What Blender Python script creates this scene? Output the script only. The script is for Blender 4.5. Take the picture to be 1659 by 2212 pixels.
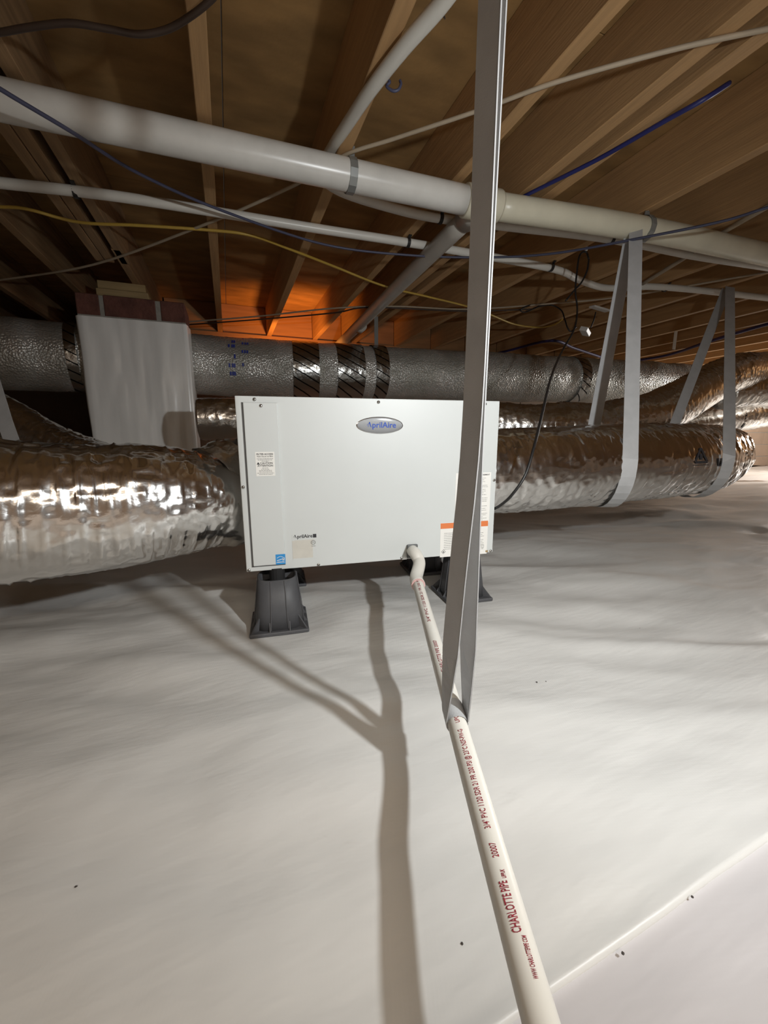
import bpy, bmesh, math, random
import numpy as np
from mathutils import Vector, Matrix

random.seed(7)
for o in list(bpy.data.objects):
    bpy.data.objects.remove(o, do_unlink=True)
SC = bpy.context.scene
COL = SC.collection
rad = math.radians

# ------------------------------------------------------------------ camera
# world frame: +Y along the floor joists, +X across them, floor at z = 0
F, PITCH, ROLL, AZ, CAMZ = 870.0, rad(10.68), rad(-0.15), rad(20.8), 0.50
CX, CY = 829.5, 1106.0
fwd = Vector((math.sin(AZ) * math.cos(PITCH), math.cos(AZ) * math.cos(PITCH), -math.sin(PITCH)))
rgt = Vector((math.cos(AZ), -math.sin(AZ), 0))
upv = rgt.cross(fwd)
rgt, upv = (rgt * math.cos(ROLL) + upv * math.sin(ROLL)), (upv * math.cos(ROLL) - rgt * math.sin(ROLL))
CAM = Vector((0, 0, CAMZ))
cd = bpy.data.cameras.new('camera'); cam = bpy.data.objects.new('camera', cd); COL.objects.link(cam)
cd.sensor_fit = 'HORIZONTAL'; cd.sensor_width = 36; cd.lens = F / 1659 * 36
cd.clip_start = 0.01; cd.clip_end = 60
m = Matrix((rgt, upv, -fwd)).transposed().to_4x4(); m.translation = CAM
cam.matrix_world = m
SC.camera = cam

def ray(u, v): return rgt * ((u - CX) / F) + upv * ((CY - v) / F) + fwd
def at_d(u, v, d): return CAM + ray(u, v) * d                    # point at a camera depth
def at_z(u, v, z): r = ray(u, v); return CAM + r * ((z - CAMZ) / r.z)   # point on a level plane
def at_y(u, v, y): r = ray(u, v); return CAM + r * (y / r.y)     # point on a plane across the joists
def hz(x, y, z=0):                                              # x to the side of the camera heading, y ahead
    c, s = math.cos(AZ), math.sin(AZ); return Vector((x * c + y * s, -x * s + y * c, z))

# ------------------------------------------------------------------ world, lamps, exposure
w = bpy.data.worlds.new('world'); SC.world = w; w.use_nodes = True
w.node_tree.nodes['Background'].inputs[0].default_value = (1.0, 0.85, 0.70, 1)
w.node_tree.nodes['Background'].inputs[1].default_value = 0.02
def lamp(kind, name, loc, energy, col, size, aim=None, spot=None, blend=1.0):
    l = bpy.data.lights.new(name, kind); l.energy = energy; l.color = col
    if kind != 'AREA': l.shadow_soft_size = size
    if kind == 'SPOT': l.spot_size = rad(spot); l.spot_blend = blend
    o = bpy.data.objects.new(name, l); COL.objects.link(o); o.location = loc
    if aim is not None: o.rotation_euler = (Vector(aim) - Vector(loc)).to_track_quat('-Z', 'Y').to_euler()
    return o
KEY = hz(0.62, 0.03, 0.78)
lamp('SPOT', 'hand_torch', KEY, 47, (0.955, 0.99, 1.0), 0.020, aim=KEY + hz(-0.62, 2.0, -0.78), spot=140, blend=1.0)
fill = lamp('AREA', 'fill_light', (-0.1, -1.15, 1.36), 23, (1.0, 0.84, 0.67), 0.1)      # added warm fill, out of view behind the camera; no fixture there
fill.data.shape = 'RECTANGLE'; fill.data.size = 1.5; fill.data.size_y = 0.15
lamp('SPOT', 'clamp_lamp_behind_trunk', (0.55, 3.45, 0.98), 24, (1.0, 0.34, 0.06), 0.06, aim=(0.62, 3.98, 1.50), spot=140, blend=1.0)
lamp('POINT', 'work_lamp_far', (6.8, 2.2, 1.0), 150, (1.0, 0.98, 0.95), 0.10)
SC.view_settings.view_transform = 'Standard'
SC.view_settings.look = 'None'
SC.view_settings.exposure = 0.24
SC.view_settings.gamma = 1.0
SC.view_settings.use_curve_mapping = False

# ------------------------------------------------------------------ materials
MATS = {}
def mat(name, col, rough=0.6, metal=0.0, var=0.0, vscale=8.0, stretch=(1, 1, 1), bump=0.0, bscale=60.0, col2=None,
        detail=4.0, coat=0.0, spec=0.5, bdist=0.01, bstretch=None):
    m = bpy.data.materials.new(name); m.use_nodes = True; MATS[name] = m
    nt = m.node_tree; N = nt.nodes; L = nt.links; b = N['Principled BSDF']
    b.inputs['Base Color'].default_value = (*col, 1); b.inputs['Roughness'].default_value = rough
    b.inputs['Metallic'].default_value = metal
    b.inputs['Specular IOR Level'].default_value = spec
    if coat: b.inputs['Coat Weight'].default_value = coat; b.inputs['Coat Roughness'].default_value = 0.1
    tc = N.new('ShaderNodeTexCoord')
    def noise(scale, st, det):
        mp = N.new('ShaderNodeMapping'); mp.inputs['Scale'].default_value = st
        L.new(tc.outputs['Object'], mp.inputs[0])
        n = N.new('ShaderNodeTexNoise'); n.inputs['Scale'].default_value = scale; n.inputs['Detail'].default_value = det
        L.new(mp.outputs[0], n.inputs['Vector']); return n
    if var > 0 or col2:
        n = noise(vscale, stretch, detail)
        r = N.new('ShaderNodeValToRGB'); r.color_ramp.elements[0].position = 0.30; r.color_ramp.elements[1].position = 0.70
        c2 = col2 if col2 else tuple(c * (1 - var) for c in col)
        r.color_ramp.elements[0].color = (*c2, 1); r.color_ramp.elements[1].color = (*col, 1)
        L.new(n.outputs['Fac'], r.inputs[0]); L.new(r.outputs[0], b.inputs['Base Color'])
    if bump > 0:
        n = noise(bscale, bstretch or (1, 1, 1), 3.0)
        bp = N.new('ShaderNodeBump'); bp.inputs['Strength'].default_value = bump; bp.inputs['Distance'].default_value = bdist
        L.new(n.outputs['Fac'], bp.inputs['Height']); L.new(bp.outputs[0], b.inputs['Normal'])
    return m

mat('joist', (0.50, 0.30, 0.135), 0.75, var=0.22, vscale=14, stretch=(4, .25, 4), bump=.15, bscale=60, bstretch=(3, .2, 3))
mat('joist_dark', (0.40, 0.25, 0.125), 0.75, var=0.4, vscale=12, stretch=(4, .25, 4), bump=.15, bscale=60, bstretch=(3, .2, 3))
mat('subfloor', (0.42, 0.25, 0.095), 0.8, var=0.4, vscale=5, stretch=(1, 2.5, 1), bump=.1, bscale=40)
mat('rimwood', (0.42, 0.23, 0.10), 0.75, var=0.3, vscale=9, stretch=(.3, 3, 3))
mat('blockwood', (0.40, 0.28, 0.13), 0.75, var=0.3, vscale=12, stretch=(.3, 3, 3))
mat('wallcon', (0.32, 0.235, 0.17), 0.85, var=0.2, vscale=4, bump=.2, bscale=50)
mat('earth', (0.20, 0.15, 0.11), 0.95, var=0.3, vscale=6)
mat('powdercoat', (0.60, 0.625, 0.615), 0.42, bump=.05, bscale=900, bdist=.001, var=.03, vscale=6)
mat('cabinet_grey', (0.42, 0.43, 0.42), 0.5, var=.05)
mat('sticker', (0.80, 0.79, 0.75), 0.55, var=.03)
mat('sticker_clear', (0.60, 0.58, 0.52), 0.45, var=.1, vscale=40)
mat('orange', (0.72, 0.20, 0.06), 0.5, var=.05)
mat('estar', (0.03, 0.27, 0.62), 0.45, var=.05)
mat('ink', (0.03, 0.03, 0.035), 0.6, var=.1)
mat('inkgrey', (0.22, 0.22, 0.21), 0.6, var=.1)
mat('inkred', (0.34, 0.03, 0.05), 0.6, var=.5, vscale=300)
mat('inkblue', (0.008, 0.07, 0.46), 0.6, var=.1)
mat('inkblue2', (0.05, 0.08, 0.42), 0.5, var=.4, vscale=120)
mat('badge', (0.20, 0.205, 0.21), 0.42, metal=.1, bump=.15, bscale=40, bstretch=(60, 60, 1), bdist=.002, coat=.25)
mat('badge_rim', (0.62, 0.63, 0.64), 0.18, metal=1.0, var=.05)
mat('screw', (0.62, 0.61, 0.58), 0.25, metal=1.0, var=.1)
mat('screwslot', (0.05, 0.05, 0.05), 0.6, var=.1)
mat('gap', (0.10, 0.10, 0.10), 0.8, var=.1)
mat('stand', (0.078, 0.079, 0.085), 0.55, var=.1, vscale=60, bump=.06, bscale=300, bdist=.002)
mat('stand_in', (0.012, 0.012, 0.013), 0.8, var=.1)
mat('pvc', (0.72, 0.70, 0.64), 0.34, var=.06, vscale=9)
mat('pvc_dirty', (0.70, 0.685, 0.64), 0.28, var=.14, vscale=11, detail=6)
mat('pvc_cream', (0.68, 0.64, 0.50), 0.34, var=.12, vscale=10, detail=6)
mat('pvc_grey', (0.50, 0.47, 0.42), 0.35, var=.12, vscale=10)
mat('primer', (0.66, 0.42, 0.40), 0.35, var=.2, vscale=90)
mat('black', (0.012, 0.011, 0.011), 0.42, var=.1)
mat('darkclip', (0.02, 0.018, 0.016), 0.5, var=.1)
mat('hanger', (0.30, 0.31, 0.30), 0.35, metal=.4, var=.1)
mat('strap', (0.44, 0.445, 0.45), 0.5, var=.12, vscale=25, bump=.4, bscale=500, bstretch=(1, 1, 4), bdist=.001)
mat('strap_brightened', (0.52, 0.525, 0.53), 0.5, var=.10, vscale=25, bump=.4, bscale=500, bstretch=(1, 1, 4), bdist=.001)  # same webbing as strap, colour brightened to make up for its unlit side
mat('strap_edge', (0.30, 0.30, 0.30), 0.5, var=.1)
mat('cable_tan', (0.44, 0.36, 0.26), 0.6, var=.12, vscale=20)
mat('cable_blue', (0.02, 0.024, 0.13), 0.45, var=.1)
mat('cable_bluegrey', (0.075, 0.08, 0.14), 0.45, var=.5, vscale=1.2)
mat('cable_yellow', (0.52, 0.34, 0.06), 0.45, var=.12, vscale=12)
mat('cable_brown', (0.055, 0.035, 0.025), 0.55, var=.1)
mat('cable_purple', (0.035, 0.025, 0.12), 0.5, var=.1)
mat('white_plastic', (0.70, 0.69, 0.66), 0.4, var=.05)
mat('brick', (0.16, 0.06, 0.042), 0.85, var=.45, vscale=14, bump=.4, bscale=60)
mat('mortar', (0.36, 0.34, 0.30), 0.9, var=.2, vscale=30, bump=.4, bscale=80)
mat('wrap', (0.84, 0.835, 0.81), 0.24, var=.04, vscale=4, bump=.12, bscale=5, bstretch=(1.5, 1.5, .5), bdist=.03)
mat('portgrey', (0.10, 0.105, 0.105), 0.5, var=.1)
mat('dirt', (0.06, 0.05, 0.045), 0.9, var=.2)

def liner_mat(name, col):
    m = mat(name, col, 0.42, var=.05, vscale=2.0); nt = m.node_tree; N = nt.nodes; L = nt.links; b = N['Principled BSDF']
    tc = N.new('ShaderNodeTexCoord')
    n1 = N.new('ShaderNodeTexNoise'); n1.inputs['Scale'].default_value = 3.0; n1.inputs['Detail'].default_value = 5
    mp = N.new('ShaderNodeMapping'); mp.inputs['Rotation'].default_value = (0, 0, rad(-24)); mp.inputs['Scale'].default_value = (.55, 2.2, 1)
    L.new(tc.outputs['Object'], mp.inputs[0]); L.new(mp.outputs[0], n1.inputs['Vector'])
    w1 = N.new('ShaderNodeTexWave'); w1.inputs['Scale'].default_value = 70; w1.inputs['Distortion'].default_value = 1.5
    w2 = N.new('ShaderNodeTexWave'); w2.inputs['Scale'].default_value = 70; w2.bands_direction = 'Y'; w2.inputs['Distortion'].default_value = 1.5
    mp2 = N.new('ShaderNodeMapping'); mp2.inputs['Rotation'].default_value = (0, 0, rad(18)); L.new(tc.outputs['Object'], mp2.inputs[0])
    L.new(mp2.outputs[0], w1.inputs['Vector']); L.new(mp2.outputs[0], w2.inputs['Vector'])
    ad = N.new('ShaderNodeMath'); ad.operation = 'ADD'; L.new(w1.outputs['Fac'], ad.inputs[0]); L.new(w2.outputs['Fac'], ad.inputs[1])
    b1 = N.new('ShaderNodeBump'); b1.inputs['Strength'].default_value = .03; b1.inputs['Distance'].default_value = .0006
    L.new(ad.outputs[0], b1.inputs['Height'])
    b2 = N.new('ShaderNodeBump'); b2.inputs['Strength'].default_value = .42; b2.inputs['Distance'].default_value = .025
    L.new(n1.outputs['Fac'], b2.inputs['Height']); L.new(b1.outputs[0], b2.inputs['Normal'])
    L.new(b2.outputs[0], b.inputs['Normal'])
    return m
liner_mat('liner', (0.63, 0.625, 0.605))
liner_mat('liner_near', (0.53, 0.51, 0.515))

def foil_mat(name, col, rough, s1, s2, st, amount, dirt=0.0, cell=0.0):
    m = mat(name, col, rough, 1.0); nt = m.node_tree; N = nt.nodes; L = nt.links; b = N['Principled BSDF']
    tc = N.new('ShaderNodeTexCoord')
    n1 = N.new('ShaderNodeTexNoise'); n1.inputs['Scale'].default_value = s1; n1.inputs['Detail'].default_value = 6; n1.inputs['Distortion'].default_value = .6
    mp = N.new('ShaderNodeMapping'); mp.inputs['Scale'].default_value = st
    L.new(tc.outputs['Object'], mp.inputs[0]); L.new(mp.outputs[0], n1.inputs['Vector'])
    vo = N.new('ShaderNodeTexVoronoi'); vo.inputs['Scale'].default_value = s2; vo.feature = 'DISTANCE_TO_EDGE' if cell == 0 else 'F1'
    L.new(mp.outputs[0], vo.inputs['Vector'])
    b1 = N.new('ShaderNodeBump'); b1.inputs['Strength'].default_value = amount; b1.inputs['Distance'].default_value = .012
    L.new(n1.outputs['Fac'], b1.inputs['Height'])
    b2 = N.new('ShaderNodeBump'); b2.inputs['Strength'].default_value = amount * .5 if cell == 0 else cell; b2.inputs['Distance'].default_value = .006
    L.new(vo.outputs['Distance'], b2.inputs['Height']); L.new(b1.outputs[0], b2.inputs['Normal'])
    L.new(b2.outputs[0], b.inputs['Normal'])
    if dirt > 0:
        n2 = N.new('ShaderNodeTexNoise'); n2.inputs['Scale'].default_value = 5; n2.inputs['Detail'].default_value = 5
        L.new(tc.outputs['Object'], n2.inputs['Vector'])
        r = N.new('ShaderNodeValToRGB'); r.color_ramp.elements[0].position = .42; r.color_ramp.elements[1].position = .62
        r.color_ramp.elements[0].color = (col[0] * (1 - dirt), col[1] * (1 - dirt), col[2] * (1 - dirt) * .95, 1); r.color_ramp.elements[1].color = (*col, 1)
        L.new(n2.outputs['Fac'], r.inputs[0]); L.new(r.outputs[0], b.inputs['Base Color'])
        r2 = N.new('ShaderNodeMapRange'); r2.inputs[1].default_value = .42; r2.inputs[2].default_value = .62; r2.inputs[3].default_value = rough + .22; r2.inputs[4].default_value = rough
        L.new(n2.outputs['Fac'], r2.inputs[0]); L.new(r2.outputs[0], b.inputs['Roughness'])
    return m
foil_mat('foil', (0.80, 0.79, 0.77), 0.19, 22, 60, (1, 1, 1), .09)
foil_mat('foil_collar', (0.70, 0.69, 0.66), 0.28, 22, 60, (1, 1, 1), .3)
foil_mat('foil_trunk', (0.66, 0.65, 0.62), 0.27, 30, 90, (1, 1, 1), .14, dirt=.30, cell=.7)
MATS['foil_trunk'].node_tree.nodes['Principled BSDF'].inputs['Metallic'].default_value = .5
foil_mat('foil_far', (0.80, 0.79, 0.76), 0.25, 22, 60, (1, 1, 1), .25)

def tape_mat():
    m = mat('tape', (0.55, 0.55, 0.53), 0.25, 1.0); nt = m.node_tree; N = nt.nodes; L = nt.links; b = N['Principled BSDF']
    tc = N.new('ShaderNodeTexCoord'); mp = N.new('ShaderNodeMapping'); mp.inputs['Rotation'].default_value = (0, rad(-28), 0)
    L.new(tc.outputs['Object'], mp.inputs[0])
    wv = N.new('ShaderNodeTexWave'); wv.bands_direction = 'Z'; wv.inputs['Scale'].default_value = 6.5; wv.inputs['Distortion'].default_value = .8
    L.new(mp.outputs[0], wv.inputs['Vector'])
    r = N.new('ShaderNodeValToRGB'); r.color_ramp.elements[0].position = .035; r.color_ramp.elements[1].position = .075
    r.color_ramp.elements[0].color = (.015, .015, .015, 1); r.color_ramp.elements[1].color = (.50, .50, .48, 1)
    L.new(wv.outputs['Fac'], r.inputs[0]); L.new(r.outputs[0], b.inputs['Base Color'])
    n = N.new('ShaderNodeTexNoise'); n.inputs['Scale'].default_value = 30; L.new(tc.outputs['Object'], n.inputs['Vector'])
    bp = N.new('ShaderNodeBump'); bp.inputs['Strength'].default_value = .4; bp.inputs['Distance'].default_value = .01
    L.new(n.outputs['Fac'], bp.inputs['Height']); L.new(bp.outputs[0], b.inputs['Normal'])
tape_mat()

# ------------------------------------------------------------------ helpers
def link(name, me, material, parent=None, smooth=None):
    if material: me.materials.append(MATS[material])
    o = bpy.data.objects.new(name, me); COL.objects.link(o)
    if smooth is not None:
        for p in me.polygons: p.use_smooth = smooth
    if parent is not None: o.parent = parent
    return o
def tag(o, label, cat, group=None, kind=None):
    if label: o['label'] = label
    if cat: o['category'] = cat
    if group: o['group'] = group
    if kind: o['kind'] = kind
    return o
def empty(name, loc=(0, 0, 0), rz=0):
    o = bpy.data.objects.new(name, None); COL.objects.link(o); o.location = loc; o.rotation_euler = (0, 0, rz)
    o.empty_display_size = .05; return o
def mesh_from(verts, faces, name='mesh'):
    me = bpy.data.meshes.new(name); me.from_pydata([tuple(v) for v in verts], [], faces); me.update(); return me
def box_mesh(x0, x1, y0, y1, z0, z1, bevel=0.0, seg=1):
    bm = bmesh.new()
    bmesh.ops.create_cube(bm, size=1)
    for v in bm.verts:
        v.co = Vector(((x0 + x1) / 2 + v.co.x * (x1 - x0), (y0 + y1) / 2 + v.co.y * (y1 - y0), (z0 + z1) / 2 + v.co.z * (z1 - z0)))
    if bevel > 0: bmesh.ops.bevel(bm, geom=bm.edges[:], offset=bevel, segments=seg, affect='EDGES', profile=.5)
    me = bpy.data.meshes.new('box'); bm.to_mesh(me); bm.free(); return me
def box(name, x0, x1, y0, y1, z0, z1, material, parent=None, bevel=0.0, seg=1):
    return link(name, box_mesh(x0, x1, y0, y1, z0, z1, bevel, seg), material, parent, smooth=False)
def smooth_path(pts, n=8):
    P = [Vector(p) for p in pts]
    if len(P) < 3: return [P[0].lerp(P[-1], i / n) for i in range(n + 1)]
    Q = [P[0] * 2 - P[1]] + P + [P[-1] * 2 - P[-2]]; out = []
    for i in range(1, len(Q) - 2):
        a, b, c, d = Q[i - 1], Q[i], Q[i + 1], Q[i + 2]
        for k in range(n):
            t = k / n
            out.append(.5 * ((2 * b) + (c - a) * t + (2 * a - 5 * b + 4 * c - d) * t * t + (3 * b - a - 3 * c + d) * t ** 3))
    out.append(P[-1]); return out
def resample(P, step):
    d = [0]
    for a, b in zip(P, P[1:]): d.append(d[-1] + (b - a).length)
    n = max(2, int(d[-1] / step)); out = []; j = 0
    for i in range(n + 1):
        s = d[-1] * i / n
        while j < len(P) - 2 and d[j + 1] < s: j += 1
        t = (s - d[j]) / max(1e-9, d[j + 1] - d[j]); out.append(P[j].lerp(P[j + 1], min(1, max(0, t))))
    return out
def frames(P, ref=Vector((0, 0, 1))):
    out = []
    for i in range(len(P)):
        t = (P[min(i + 1, len(P) - 1)] - P[max(i - 1, 0)]).normalized()
        s = t.cross(ref)
        if s.length < 1e-3: s = t.cross(Vector((1, 0, 0)))
        s.normalize(); out.append((t, s, s.cross(t)))
    return out
def tube_mesh(P, r, seg=14, dr=None, cap=True, ref=Vector((0, 0, 1))):
    FR = frames(P, ref); V = []; FC = []; n = len(P); s = 0.0
    for i, p in enumerate(P):
        if i: s += (P[i] - P[i - 1]).length
        rr = r[i] if isinstance(r, (list, tuple)) else r
        for k in range(seg):
            a = 2 * math.pi * k / seg
            q = rr + (dr(s, a, p) if dr else 0)
            V.append(p + FR[i][1] * (q * math.cos(a)) + FR[i][2] * (q * math.sin(a)))
    for i in range(n - 1):
        for k in range(seg):
            k2 = (k + 1) % seg
            FC.append((i * seg + k, i * seg + k2, (i + 1) * seg + k2, (i + 1) * seg + k))
    if cap:
        FC.append(tuple(range(seg - 1, -1, -1))); FC.append(tuple((n - 1) * seg + k for k in range(seg)))
    me = mesh_from(V, FC)
    for p in me.polygons: p.use_smooth = len(p.vertices) == 4
    return me
def tube(name, pts, r, material, parent=None, seg=12, n=8, dr=None, cap=True):
    P = smooth_path(pts, n)
    if isinstance(r, (list, tuple)):
        k = len(r) - 1; r = [r[min(k, int(i / (len(P) - 1) * k))] * (1 - (i / (len(P) - 1) * k) % 1) + r[min(k, int(i / (len(P) - 1) * k) + 1)] * ((i / (len(P) - 1) * k) % 1) for i in range(len(P))]
    return link(name, tube_mesh(P, r, seg, dr, cap), material, parent)
def ribbon_mesh(P, W, width, th=.0015):
    V = []; FC = []; n = len(P)
    for i, p in enumerate(P):
        t = (P[min(i + 1, n - 1)] - P[max(i - 1, 0)]).normalized()
        wd = (W[i] - t * W[i].dot(t)).normalized(); nn = t.cross(wd)
        for a, b in ((-1, -1), (1, -1), (1, 1), (-1, 1)):
            V.append(p + wd * (a * width / 2) + nn * (b * th / 2))
    for i in range(n - 1):
        for k in range(4):
            k2 = (k + 1) % 4
            FC.append((i * 4 + k, i * 4 + k2, (i + 1) * 4 + k2, (i + 1) * 4 + k))
    FC.append((3, 2, 1, 0)); FC.append(tuple((n - 1) * 4 + k for k in range(4)))
    return mesh_from(V, FC)
_perm = np.random.RandomState(3).permutation(512)
def nz(x, y, z=0.0):
    """numpy value noise, about -1..1"""
    x = np.asarray(x, float); y = np.asarray(y, float); z = np.asarray(z, float) + 0 * x
    xi, yi, zi = np.floor(x).astype(int), np.floor(y).astype(int), np.floor(z).astype(int)
    fx, fy, fz = x - xi, y - yi, z - zi
    fx, fy, fz = [f * f * f * (f * (f * 6 - 15) + 10) for f in (fx, fy, fz)]
    def h(a, b, c): return (_perm[(_perm[(_perm[a % 512] + b) % 512] + c) % 512] / 255.5) - 1
    def lp(a, b, t): return a + (b - a) * t
    return lp(lp(lp(h(xi, yi, zi), h(xi + 1, yi, zi), fx), lp(h(xi, yi + 1, zi), h(xi + 1, yi + 1, zi), fx), fy),
              lp(lp(h(xi, yi, zi + 1), h(xi + 1, yi, zi + 1), fx), lp(h(xi, yi + 1, zi + 1), h(xi + 1, yi + 1, zi + 1), fx), fy), fz)
def text_mesh(s, size, bold=0.0, align='CENTER', res=3, width=1.0, shear=0.0):
    c = bpy.data.curves.new('t', 'FONT'); c.body = s; c.size = size; c.align_x = align; c.align_y = 'CENTER'
    c.resolution_u = res; c.offset = bold * size; c.shear = shear
    o = bpy.data.objects.new('t', c); COL.objects.link(o)
    dg = bpy.context.evaluated_depsgraph_get(); dg.update()
    me = bpy.data.meshes.new_from_object(o.evaluated_get(dg))
    bpy.data.objects.remove(o, do_unlink=True); bpy.data.curves.remove(c)
    if width != 1.0:
        for v in me.vertices: v.co.x *= width
    return me

# ------------------------------------------------------------------ the crawl space shell
ZJ, JD = 1.38, 0.235                       # underside of joists, joist depth
ZS = ZJ + JD
RIM = 3.95; VOID = 6.2; XV = -.47      # the crawl space runs on into the dark beyond XV
Y0 = -2.6; XL, XR = -3.6, 9.0
earth = box('floor', XL, XR, Y0, VOID, -0.12, -0.03, 'earth'); tag(earth, 'bare earth under the white liner', None, kind='structure')
ceil = empty('ceiling', (0, 0, ZJ)); tag(ceil, 'timber joists and plywood subfloor overhead', None, kind='structure')
def cbox(name, x0, x1, y0, y1, z0, z1, mt, bev=0.0):
    return box(name, x0, x1, y0, y1, z0 - ZJ, z1 - ZJ, mt, ceil, bev)
yy = Y0
px = XL
row = 0
while px < XR:
    y = Y0 - (1.22 if row % 2 else 0.0)
    while y < VOID:
        a, b = max(y, Y0), min(y + 2.44, VOID)
        if b > a: cbox('subfloor_panel', px + .0015, min(px + 1.22, XR) - .0015, a + .0015, b - .0015, ZS, ZS + .02, 'subfloor', .001)
        y += 2.44
    px += 1.22; row += 1
JX = [(-.567, -.527), (-.523, -.485), (-.455, -.415), (-.022, .018), (.383, .424), (.795, .835), (1.072, 1.115), (1.165, 1.212), (1.610, 1.650)]
x = -.83
while x > XL: JX.append((x, x + .039)); x -= .406
x = 2.02
while x < XR: JX.append((x, x + .039)); x += .406
for i, (a, b) in enumerate(sorted(JX)):
    end = 2.62 if -.57 < a < -.4 else (VOID if a < XV else RIM - .001)
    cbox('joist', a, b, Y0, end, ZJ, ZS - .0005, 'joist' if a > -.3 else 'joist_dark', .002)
# lap joists carry on past the pier from the other side
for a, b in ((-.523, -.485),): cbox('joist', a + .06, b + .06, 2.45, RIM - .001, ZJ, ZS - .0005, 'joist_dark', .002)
cbox('blocking', .019, .382, .402, .440, ZJ, ZS - .0005, 'joist', .002)
wb = empty('wall_back', (0, RIM, 0)); tag(wb, 'rim boards above the foundation wall', None, kind='structure')
xs = sorted(JX); xs = [(XL, XL)] + xs + [(XR, XR)]
for (a0, a1), (b0, b1) in zip(xs, xs[1:]):
    if b0 - a1 > .05 and a1 > -.6: box('rim_board', max(a1 + .002, XV), b0 - .002, 0, .04, ZJ, ZS - .002, 'rimwood', wb, .001)
box('sill_plate', XV, XR, -.02, .10, ZJ - .04, ZJ, 'rimwood', wb, .002)
x = XL; k = 0
for r_ in range(7):
    x = XL + (.2 if r_ % 2 else 0) - .4
    while x < XR:
        a, b = max(x, XL), min(x + .395, XR)
        if b - a > .02 and a > XV - .2: box('block', a, b, 0, .19, -.02 + r_ * .1875, -.02 + r_ * .1875 + .18, 'wallcon', wb, .003)
        x += .40
box('mortar_bed', XV - .1, XR, .008, .18, -.02, ZJ - .045, 'mortar', wb)
for nm, a, b, c, d in (('wall_left', XL - .2, XL, Y0, VOID), ('wall_far', XL, XR, VOID, VOID + .2),  ('wall_right', XR, XR + .2, Y0, RIM + .2), ('wall_front', XL, XR, Y0 - .2, Y0)):
    tag(box(nm, a, b, c, d, -.1, ZS, 'wallcon'), 'foundation wall of the crawl space', None, kind='structure')

# ------------------------------------------------------------------ floor liner: two overlapping sheets
S0, S1 = at_z(1659, 1815, 0.0), at_z(1110, 2165, 0.0)
sd = (S0 - S1); sd.z = 0; sd.normalize(); sn = Vector((-sd.y, sd.x, 0))      # along the seam, away from the camera
STAND_XY = [(.097, 1.056), (.662, 1.054), (.148, 1.385), (.664, 1.323)]
def liner_h(X, Y):
    c, s = math.cos(rad(-24)), math.sin(rad(-24)); a = X * c + Y * s; b = -X * s + Y * c
    h = .012 * nz(X * 1.1 + 5, Y * 1.1 + 2) + .017 * nz(a * 1.7, b * 4.8, 3.3) + .0075 * nz(a * 3.6, b * 10, 7.7) + .0022 * nz(a * 9, b * 20, 1.2) + .0008 * nz(X * 25, Y * 25, 6.6)
    rid = np.abs(nz(a * 1.3 + 9, b * 3.6 + 4, 5.5)); h += .009 * np.exp(-(rid / .12) ** 2)
    far = np.clip((X - 1.6) / 1.2, 0, 1) * np.clip((Y - .6) / .8, 0, 1)
    h += far * (.012 * nz(a * 3, b * 9, 11.1) + .005 * nz(X * 9, Y * 9, 4.4))
    lw = 1 + .7 * np.clip((.25 - X) / .8, 0, 1); h = (h - .010) * lw
    for (px0, py0) in STAND_XY: h = h + (-.007 - h) * np.exp(-(((X - px0) ** 2 + (Y - py0) ** 2) / .14 ** 2) ** 2)
    return h
def sheet(name, urange, vrange, nu, nv, lift, material, edge):
    us = np.array(urange(nu)); vs = np.array(vrange(nv))
    U, Vv = np.meshgrid(us, vs); X = S1.x + sd.x * U + sn.x * Vv; Y = S1.y + sd.y * U + sn.y * Vv
    wob = .004 * nz(U * 4, U * 0 + 2) if edge else 0
    if edge: X = X + sn.x * wob * np.exp(-Vv / .05); Y = Y + sn.y * wob * np.exp(-Vv / .05)
    Z = liner_h(X, Y) + lift
    if edge: Z = Z + (.0030 + .002 * nz(U * 3 + 1, U * 0 + 7)) * np.exp(-(Vv / .014) ** 2)
    Y = np.where(X > XV - .15, np.minimum(Y, RIM - .005), np.minimum(Y, VOID - .01)); X = np.clip(X, XL + .01, XR - .01); Y = np.maximum(Y, Y0 + .01)
    nn, mm = len(us), len(vs)
    V = np.stack([X, Y, Z], -1).reshape(-1, 3)
    FC = [(j * nn + i, j * nn + i + 1, (j + 1) * nn + i + 1, (j + 1) * nn + i) for j in range(mm - 1) for i in range(nn - 1)]
    if edge:                                        # turned-down edge along the seam
        base = len(V); low = V[:nn].copy(); low[:, 2] -= lift + .004; V = np.vstack([V, low])
        FC += [(base + i, base + i + 1, i + 1, i) for i in range(nn - 1)]
    me = bpy.data.meshes.new(name); me.from_pydata(V.tolist(), [], FC); me.update()
    return link(name, me, material, None, smooth=True)
def graded(lo, a, b, hi, n, coarse=26):
    return list(np.linspace(lo, a, coarse, endpoint=False)) + list(np.linspace(a, b, n, endpoint=False)) + list(np.linspace(b, hi, coarse))
o = sheet('liner_sheet', lambda n: graded(-5.2, -1.6, 2.6, 9.6, n, 60), lambda n: list(np.linspace(0, .06, 14, endpoint=False)) + list(np.linspace(.06, 2.4, n, endpoint=False)) + list(np.linspace(2.4, 7.5, 60)), 330, 200, .006, 'liner', True)
tag(o, 'large wrinkled white vapor liner sheet spread under the dehumidifier', 'liner sheet')
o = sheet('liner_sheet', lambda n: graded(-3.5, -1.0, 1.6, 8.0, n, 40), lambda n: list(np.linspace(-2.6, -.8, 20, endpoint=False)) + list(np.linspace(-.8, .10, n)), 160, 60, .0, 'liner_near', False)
tag(o, 'white liner sheet tucked under the seam in the near corner', 'liner sheet')
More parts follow.
